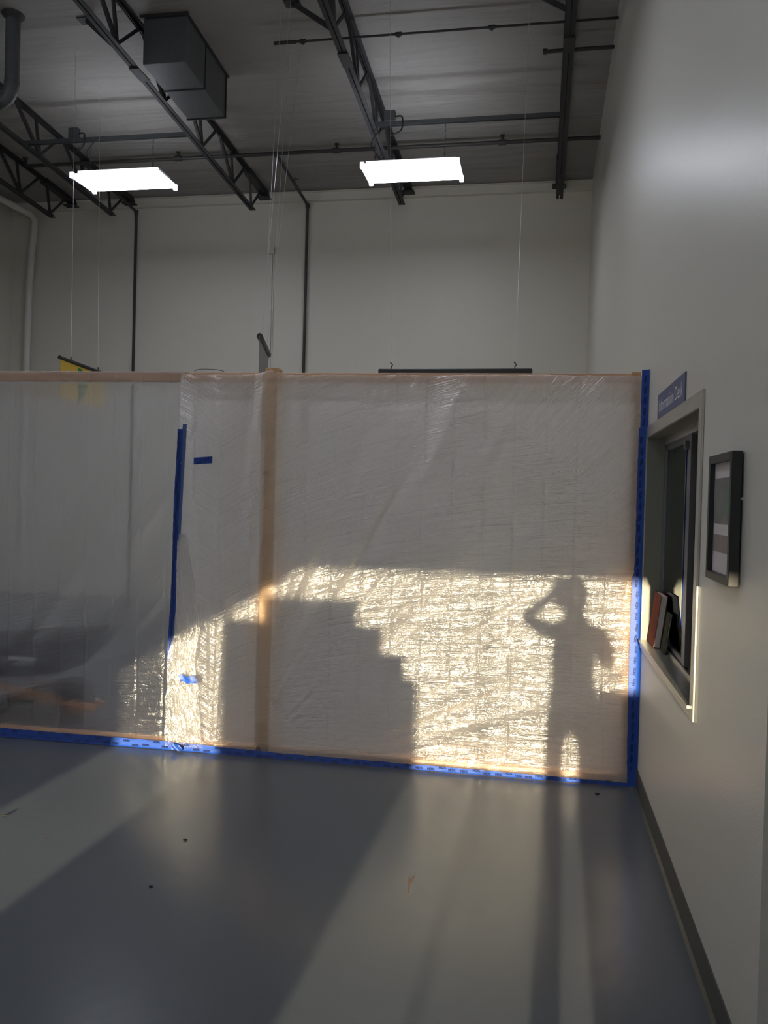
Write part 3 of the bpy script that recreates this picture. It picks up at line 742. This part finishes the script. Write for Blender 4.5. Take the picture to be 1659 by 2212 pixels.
bm = bmesh.new(); tube(bm, [wb(p) for p in hi] + [wb(hi[0])], .011, 8); obj('tray_rim', bm, M['tray'], t, smooth=True)
bm = bmesh.new(); box(bm, -.375, -.165, -.238, -.233, .418, .444); lb = obj('tray_sticker', bm, M['white'], t)
for y, s in ((5.30, 0), (5.74, 1)):
    bm = bmesh.new(); beam(bm, wb((-2.98, 5.47 + (y - 5.52) * .25, .085)), wb((-4.5, y, .37)), .032, .038, (0, 0, 1)); obj('handle', bm, M['handle_wood'], t, bevel=.004)
    bm = bmesh.new(); beam(bm, wb((-3.47, y, .17)), wb((-3.66, y, .01)), .016, .016); beam(bm, wb((-3.66, y, .01)), wb((-4.0, y, .01)), .016, .016); beam(bm, wb((-4.0, y, .01)), wb((-3.45, y, .17)), .016, .016); obj('leg', bm, M['steel_dark'], t)
bm = bmesh.new(); R0 = .138
seg = 40; rings = []
prof = [(-.035, .085), (-.045, .11), (-.035, .135), (0, .142), (.035, .135), (.045, .11), (.035, .085)]
for k in range(seg):
    a = 2 * math.pi * k / seg; rings.append([bm.verts.new((math.cos(a) * r_, y_ - .02, .143 + math.sin(a) * r_)) for y_, r_ in prof])
for k in range(seg):
    a, b = rings[k], rings[(k + 1) % seg]
    for i in range(len(prof)): j = (i + 1) % len(prof); bm.faces.new((a[i], a[j], b[j], b[i]))
tyre = obj('tyre', bm, M['rubber'], t, smooth=True)
bm = bmesh.new(); tube(bm, [(0, -.05, .143), (0, .01, .143)], .088, 28); tube(bm, [(0, -.16, .143), (0, .12, .143)], .012, 10); obj('wheel_hub', bm, M['tray'], t, smooth=True)

# ------------------------------------------------------------------ pass-through window on the right wall
t = thing('service_window', 'aluminium framed sliding service window in the right wall', 'window', (XW, (WY0 + WY1) / 2, WZ0))
def SW(name, d, m, bev=.002):
    bm = bmesh.new(); L = t.location
    for q in d: box(bm, q[0] - L.x, q[1] - L.x, q[2] - L.y, q[3] - L.y, q[4] - L.z, q[5] - L.z)
    return obj(name, bm, m, t, bevel=bev)
TF = .009
SW('frame_trim', [(XW - TF, XW, 3.235, 3.30, .800, 2.030), (XW - TF, XW, 3.30, 4.857, 1.968, 2.030), (XW - TF, XW, 4.828, 4.857, .800, 1.968), (XW - TF, XW, 3.30, 4.828, .800, .848)], M['alu'])
SW('jamb_liner', [(XW - .005, .79, 3.288, 3.296, .845, 1.972), (XW - .005, .79, 4.824, 4.834, .845, 1.972), (XW - .005, .79, 3.29, 4.834, 1.964, 1.974)], M['jamb'], 0)
SW('sill', [(XW - .020, .79, 3.293, 4.828, .836, .850)], M['alu'], .002)
GX = .690
SW('track', [(GX - .022, GX - .016, 3.296, 4.824, .850, .862), (GX + .012, GX + .018, 3.296, 4.824, .850, .868), (GX + .042, GX + .048, 3.296, 4.824, .850, .866), (GX - .022, GX + .048, 3.296, 4.824, 1.925, 1.964)], M['alu'], 0)
SW('fixed_stile', [(GX - .012, GX + .012, 4.790, 4.822, .862, 1.93)], M['alu_dark'])
SW('sliding_sash', [(GX - .014, GX + .014, 4.00, 4.085, .862, 1.93), (GX - .010, GX + .010, 4.085, 4.79, 1.895, 1.93), (GX - .010, GX + .010, 4.085, 4.79, .862, .885)], M['alu_dark'])
SW('pane', [(GX - .003, GX + .003, 4.085, 4.79, .885, 1.895)], M['glass'], 0)
SW('sash_lock', [(GX - .03, GX - .014, 4.06, 4.10, 1.86, 1.90)], M['alu_dark'])

# sign above
t = thing('wall_sign', 'slate blue Information Desk sign on the right wall above the window', 'sign', (XW, 4.05, 2.092))
bm = bmesh.new(); box(bm, -.006, 0, -.405, .405, -.060, .064); obj('sign_plate', bm, M['sign_blue'], t, bevel=.001)
me = text_mesh('Information Desk', .088); me.materials.append(M['white']); o = bpy.data.objects.new('lettering', me); COL.objects.link(o); o.parent = t
sx = .70 / max(1e-3, (max(v.co.x for v in me.vertices) - min(v.co.x for v in me.vertices)))
for v_ in me.vertices: v_.co.x *= sx
o.matrix_local = Matrix(((0, 0, -1, -.0068), (-1, 0, 0, 0), (0, 1, 0, -.002), (0, 0, 0, 1)))

# books leaning on the sill
def book(name, base, wy, wx, h, lean, cover, label, loc_rot=0):
    tb = thing(name, label, 'book', base)
    tb.rotation_euler = (0, lean, loc_rot)
    bm = bmesh.new(); box(bm, -wx / 2, -wx / 2 + .003, -wy / 2, wy / 2, 0, h); box(bm, wx / 2 - .003, wx / 2, -wy / 2, wy / 2, 0, h); box(bm, -wx / 2, wx / 2, wy / 2 - .003, wy / 2, 0, h)
    obj('cover', bm, cover, tb)
    bm = bmesh.new(); box(bm, -wx / 2 + .003, wx / 2 - .003, -wy / 2 + .004, wy / 2 - .003, .003, h - .004); obj('page_block', bm, M['pages'], tb)
    return tb
book('book', (.628, 4.66, .8525), .24, .034, .275, R(7), M['book_red'], 'reddish brown book leaning upright on the window sill near the tape')
book('booklet', (.646, 4.44, .8525), .12, .010, .20, R(8), M['booklet'], 'thin dark booklet leaning on the glass beside the red book')

# framed picture
PX = .556
t = thing('picture_frame', 'black framed picture hung on the right wall', 'picture', (XW, 2.78, 1.565))
def PF(name, d, m, bev=0):
    bm = bmesh.new(); L = t.location
    for q in d: box(bm, q[0] - L.x, q[1] - L.x, q[2] - L.y, q[3] - L.y, q[4] - L.z, q[5] - L.z)
    return obj(name, bm, m, t, bevel=bev)
Y0, Y1, Z0, Z1, fw_ = 2.605, 2.945, 1.363, 1.765, .026
PF('frame', [(PX, .586, Y0, Y0 + fw_, Z0, Z1), (PX, .586, Y1 - fw_, Y1, Z0, Z1), (PX, .586, Y0 + fw_, Y1 - fw_, Z0, Z0 + fw_), (PX, .586, Y0 + fw_, Y1 - fw_, Z1 - fw_, Z1)], M['black'], .002)
PF('mat_board', [(PX + .016, .582, Y0 + fw_, Y1 - fw_, Z0 + fw_, Z1 - fw_)], M['mat_board'])
PF('photo_print', [(PX + .0145, PX + .016, Y0 + fw_ + .012, Y1 - fw_ - .012, 1.545, 1.69)], M['photo_grey'])
PF('photo_detail', [(PX + .0140, PX + .0145, Y0 + .07, Y0 + .14, 1.575, 1.65)], M['photo_green'])
PF('caption_print', [(PX + .0145, PX + .016, Y0 + fw_ + .012, Y1 - fw_ - .012, 1.455, 1.51)], M['photo_tan'])
PF('hanger_screw', [(.583, XW, Y0 + .005, Y0 + .012, 1.62, 1.628)], M['alu'])

# ------------------------------------------------------------------ floor bits
for (x, y, s, lab) in ((-1.551, 3.607, .010, 'dark speck of grit on the floor below the blue tape'), (-1.495, 3.145, .009, 'dark speck of grit nearest the camera on the open floor'),
                       (.366, 4.722, .012, 'dark speck of grit on the floor near the right corner'), (-2.51, 3.661, .013, 'dark splinter of debris at the left edge of the floor'), (-2.172, 3.473, .005, 'tiny speck of grit in the sunlit band at left')):
    bm = bmesh.new(); bmesh.ops.create_icosphere(bm, subdivisions=1, radius=s)
    for v_ in bm.verts: v_.co = Vector((v_.co.x * 1.2, v_.co.y * .8, v_.co.z * .35 + s * .32)) * (1 + .3 * (random.random() - .5))
    o = obj('floor_debris', bm, M['debris']); o.location = (x, y, .001); tag(o, lab, 'debris')
bm = bmesh.new()
for (a, b) in (((-.470, 3.50), (-.478, 3.42)), ((-.488, 3.46), (-.470, 3.33))):
    beam(bm, (a[0], a[1], .0012), (b[0], b[1], .0012), .006, .001)
tag(obj('floor_scuff', bm, M['scuff']), 'pair of short rusty scuff marks on the grey floor', 'mark')

# ------------------------------------------------------------------ what stands between the entrance and the camera
n_ = 60; U, V = np.meshgrid(np.linspace(0, 1, n_), np.linspace(0, 1, 40))
top = 2.12; xr = -2.85 + U * 1.22; bot = np.interp(xr, [-2.85, -2.80, -1.77, -1.60], [.9, 1.33, 1.93, 2.06])
cz = bot + V * (top - bot)
cu = grid_obj('added_sunshade', np.stack([xr, OPY + .14 + .03 * np.sin(U * 40), cz], -1), M['cabinet']); tag(cu, 'added grey curtain drawn back at the left of the entrance', 'sunshade')  # unseen cloth, added to cut the sun patch diagonally at upper left
cr_ = bmesh.new(); tube(cr_, [(-2.95, OPY + .14, 2.13), (.5, OPY + .14, 2.13)], .014, 10); o = obj('sunshade_rod', cr_, M['alu_dark'], cu)
for x_ in (-2.93, .48):
    bm = bmesh.new(); box(bm, x_ - .01, x_ + .01, OPY, OPY + .15, 2.12, 2.14); obj('rod_bracket', bm, M['alu_dark'], cu)
t = thing('storage_cabinet', 'wide grey storage cabinet near the entrance, carrying cartons', 'cabinet', (-1.479, -2.6, 0))
bm = bmesh.new(); box(bm, -.606, .606, -.25, .25, 0, 1.24); obj('body', bm, M['cabinet'], t, bevel=.004)
for s in (-1, 1):
    bm = bmesh.new(); box(bm, *((-.598, -.006) if s < 0 else (.006, .598)), .25, .268, .04, 1.2)
    dr = obj('door', bm, M['cabinet'], t, bevel=.002)
    bm = bmesh.new(); box(bm, s * .03 - .005, s * .03 + .005, .268, .29, .6, .75); obj('handle', bm, M['alu'], dr)
def carton(x0, x1, z0, z1, lab):
    tt = thing('carton', lab, 'box', ((x0 + x1) / 2, -2.6, z0), 'cartons stacked on the storage cabinet')
    h = (x1 - x0) / 2; bm = bmesh.new(); box(bm, -h, h, -.2, .2, 0, z1 - z0); obj('box_body', bm, M['carton'], tt, bevel=.003)
    bm = bmesh.new(); box(bm, -h * .98, h * .98, -.025, .025, z1 - z0, z1 - z0 + .0015); obj('packing_tape', bm, M['pages'], tt)
carton(-2.085, -.948, 1.241, 1.39, 'widest brown carton directly on the storage cabinet')
carton(-2.085, -1.093, 1.393, 1.545, 'middle brown carton of the stack on the cabinet')
carton(-1.84, -1.25, 1.548, 1.70, 'topmost small carton of the stack on the cabinet')
t = thing('low_cabinet', 'narrow grey cabinet beside the entrance on the right', 'cabinet', (.33, -2.6, 0))
bm = bmesh.new(); box(bm, -.17, .10, -.25, .25, 0, 1.25); obj('body', bm, M['cabinet'], t, bevel=.004)
bm = bmesh.new(); box(bm, -.16, .09, .25, .268, .04, 1.2); dr = obj('door', bm, M['cabinet'], t, bevel=.002)
bm = bmesh.new(); box(bm, -.13, -.12, .268, .29, .7, .85); obj('handle', bm, M['alu'], dr)

t = thing('added_sun_blocker', 'added tall slim grey block cutting sun at the right of the entrance', 'cabinet', (.507, -2.6, 0))  # unseen block shaped like a cabinet, added to dim sun on the window trim
bm = bmesh.new(); box(bm, -.065, .065, -.25, .25, 0, 1.66); obj('body', bm, M['cabinet'], t, bevel=.004)
bm = bmesh.new(); box(bm, -.058, .058, .25, .262, .04, 1.62); dr = obj('door', bm, M['cabinet'], t, bevel=.002)
bm = bmesh.new(); box(bm, -.05, -.042, .262, .28, .8, .95); obj('handle', bm, M['alu'], dr)

# ------------------------------------------------------------------ the person taking the photograph (stands behind the camera)
def person():
    V_, E_, R_ = [], [], []
    def add(p, r, parent=None):
        V_.append(p); R_.append(r)
        if parent is not None: E_.append((parent, len(V_) - 1))
        return len(V_) - 1
    y0 = -.36; cx = .085
    pel = add((cx, y0, .93), (.135, .10))
    wst = add((cx, y0, 1.06), (.125, .095), pel); ch = add((cx, y0, 1.24), (.145, .105), wst); nk0 = add((cx, y0, 1.385), (.09, .07), ch)
    nk = add((cx, y0 + .02, 1.45), (.05, .05), nk0); hd0 = add((cx, y0 + .035, 1.50), (.060, .070), nk); hd = add((cx, y0 + .03, 1.575), (.078, .092), hd0); add((cx, y0 + .025, 1.645), (.060, .075), hd)
    for s, hipx, kx, ax in ((-1, -.092, -.092, -.10), (1, .092, .092, .10)):
        h = add((cx + hipx, y0, .84), .066, pel); k = add((cx + kx, y0 + .01, .48), .056, h); c = add((cx + kx * 1.05, y0 - .01, .32), .052, k); a = add((cx + ax, y0 - .01, .09), .036, c)
        f = add((cx + ax * 1.05, y0 + .06, .045), .04, a); add((cx + ax * 1.15, y0 + .17, .035), .032, f)
    hands = {}
    for s, sh, el, wr in ((-1, (-.165, 0, 1.375), (-.275, .06, 1.45), (-.135, .24, 1.545)), (1, (.165, 0, 1.365), (.205, .05, 1.17), (.055, .24, 1.43))):
        a = add((cx + sh[0], y0 + sh[1], sh[2]), .055, nk0); b = add((cx + el[0], y0 + el[1], el[2]), .045, a); c = add((cx + wr[0], y0 + wr[1], wr[2]), .028, b)
        pal = add((cx + wr[0] + .035 * (-s), y0 + wr[1] + .035, wr[2] + .035), (.034, .018), c)
        px_, py_, pz_ = V_[pal]
        for k, (dz, ln) in enumerate(((.030, .050), (.012, .058), (-.006, .054), (-.022, .042))):
            q = add((px_ - s * .022, py_ + .018, pz_ + dz), .009, pal); q2 = add((px_ - s * (.022 + ln * .35), py_ + .030, pz_ + dz + .002), .0085, q); add((px_ - s * (.022 + ln * .75), py_ + .024, pz_ + dz + .004), .0075, q2)
        q = add((px_ + s * .002, py_ + .006, pz_ + .048), .011, pal); add((px_ - s * .030, py_ + .004, pz_ + .060), .009, q)
    me = bpy.data.meshes.new('person'); me.from_pydata(V_, E_, []); o = bpy.data.objects.new('person', me); COL.objects.link(o)
    sk = o.modifiers.new('skin', 'SKIN'); sk.use_smooth_shade = True
    for i, r in enumerate(R_): me.skin_vertices[0].data[i].radius = r if isinstance(r, tuple) else (r, r)
    me.skin_vertices[0].data[0].use_root = True
    sb = o.modifiers.new('sub', 'SUBSURF'); sb.levels = 2; sb.render_levels = 2
    m = mat('clothed figure', (.1, .1, .1), .8); nt = m.node_tree; b = nt.nodes['Principled BSDF']
    tc = nt.nodes.new('ShaderNodeTexCoord'); sp = nt.nodes.new('ShaderNodeSeparateXYZ'); cr = nt.nodes.new('ShaderNodeValToRGB'); dv = nt.nodes.new('ShaderNodeMath'); dv.operation = 'DIVIDE'; dv.inputs[1].default_value = 1.8
    nt.links.new(tc.outputs['Object'], sp.inputs[0]); nt.links.new(sp.outputs['Z'], dv.inputs[0]); nt.links.new(dv.outputs[0], cr.inputs[0]); nt.links.new(cr.outputs[0], b.inputs['Base Color'])
    e = cr.color_ramp.elements; cr.color_ramp.interpolation = 'CONSTANT'; e[0].position = 0; e[0].color = (.02, .02, .02, 1); e[1].position = .055; e[1].color = (.03, .04, .08, 1)
    k = e.new(.53); k.color = (.10, .10, .11, 1); k = e.new(.80); k.color = (.52, .32, .23, 1)
    me.materials.append(m)
    tag(o, 'person in a dark jacket and jeans holding a phone up at arm height', 'person')
    bm = bmesh.new(); bmesh.ops.create_uvsphere(bm, u_segments=20, v_segments=14, radius=1)
    for v_ in bm.verts: v_.co = Vector((cx + v_.co.x * .083, y0 + .012 + v_.co.y * .095, 1.60 + v_.co.z * .075))
    obj('hair', bm, M['hair'], o, smooth=True)
    ph = thing('phone', 'black phone held upright in both hands', 'phone', (.012, -.03, 1.56))
    bm = bmesh.new(); box(bm, -.037, .037, -.0045, .0045, -.085, .07); obj('phone_body', bm, M['black'], ph, bevel=.003)
person()
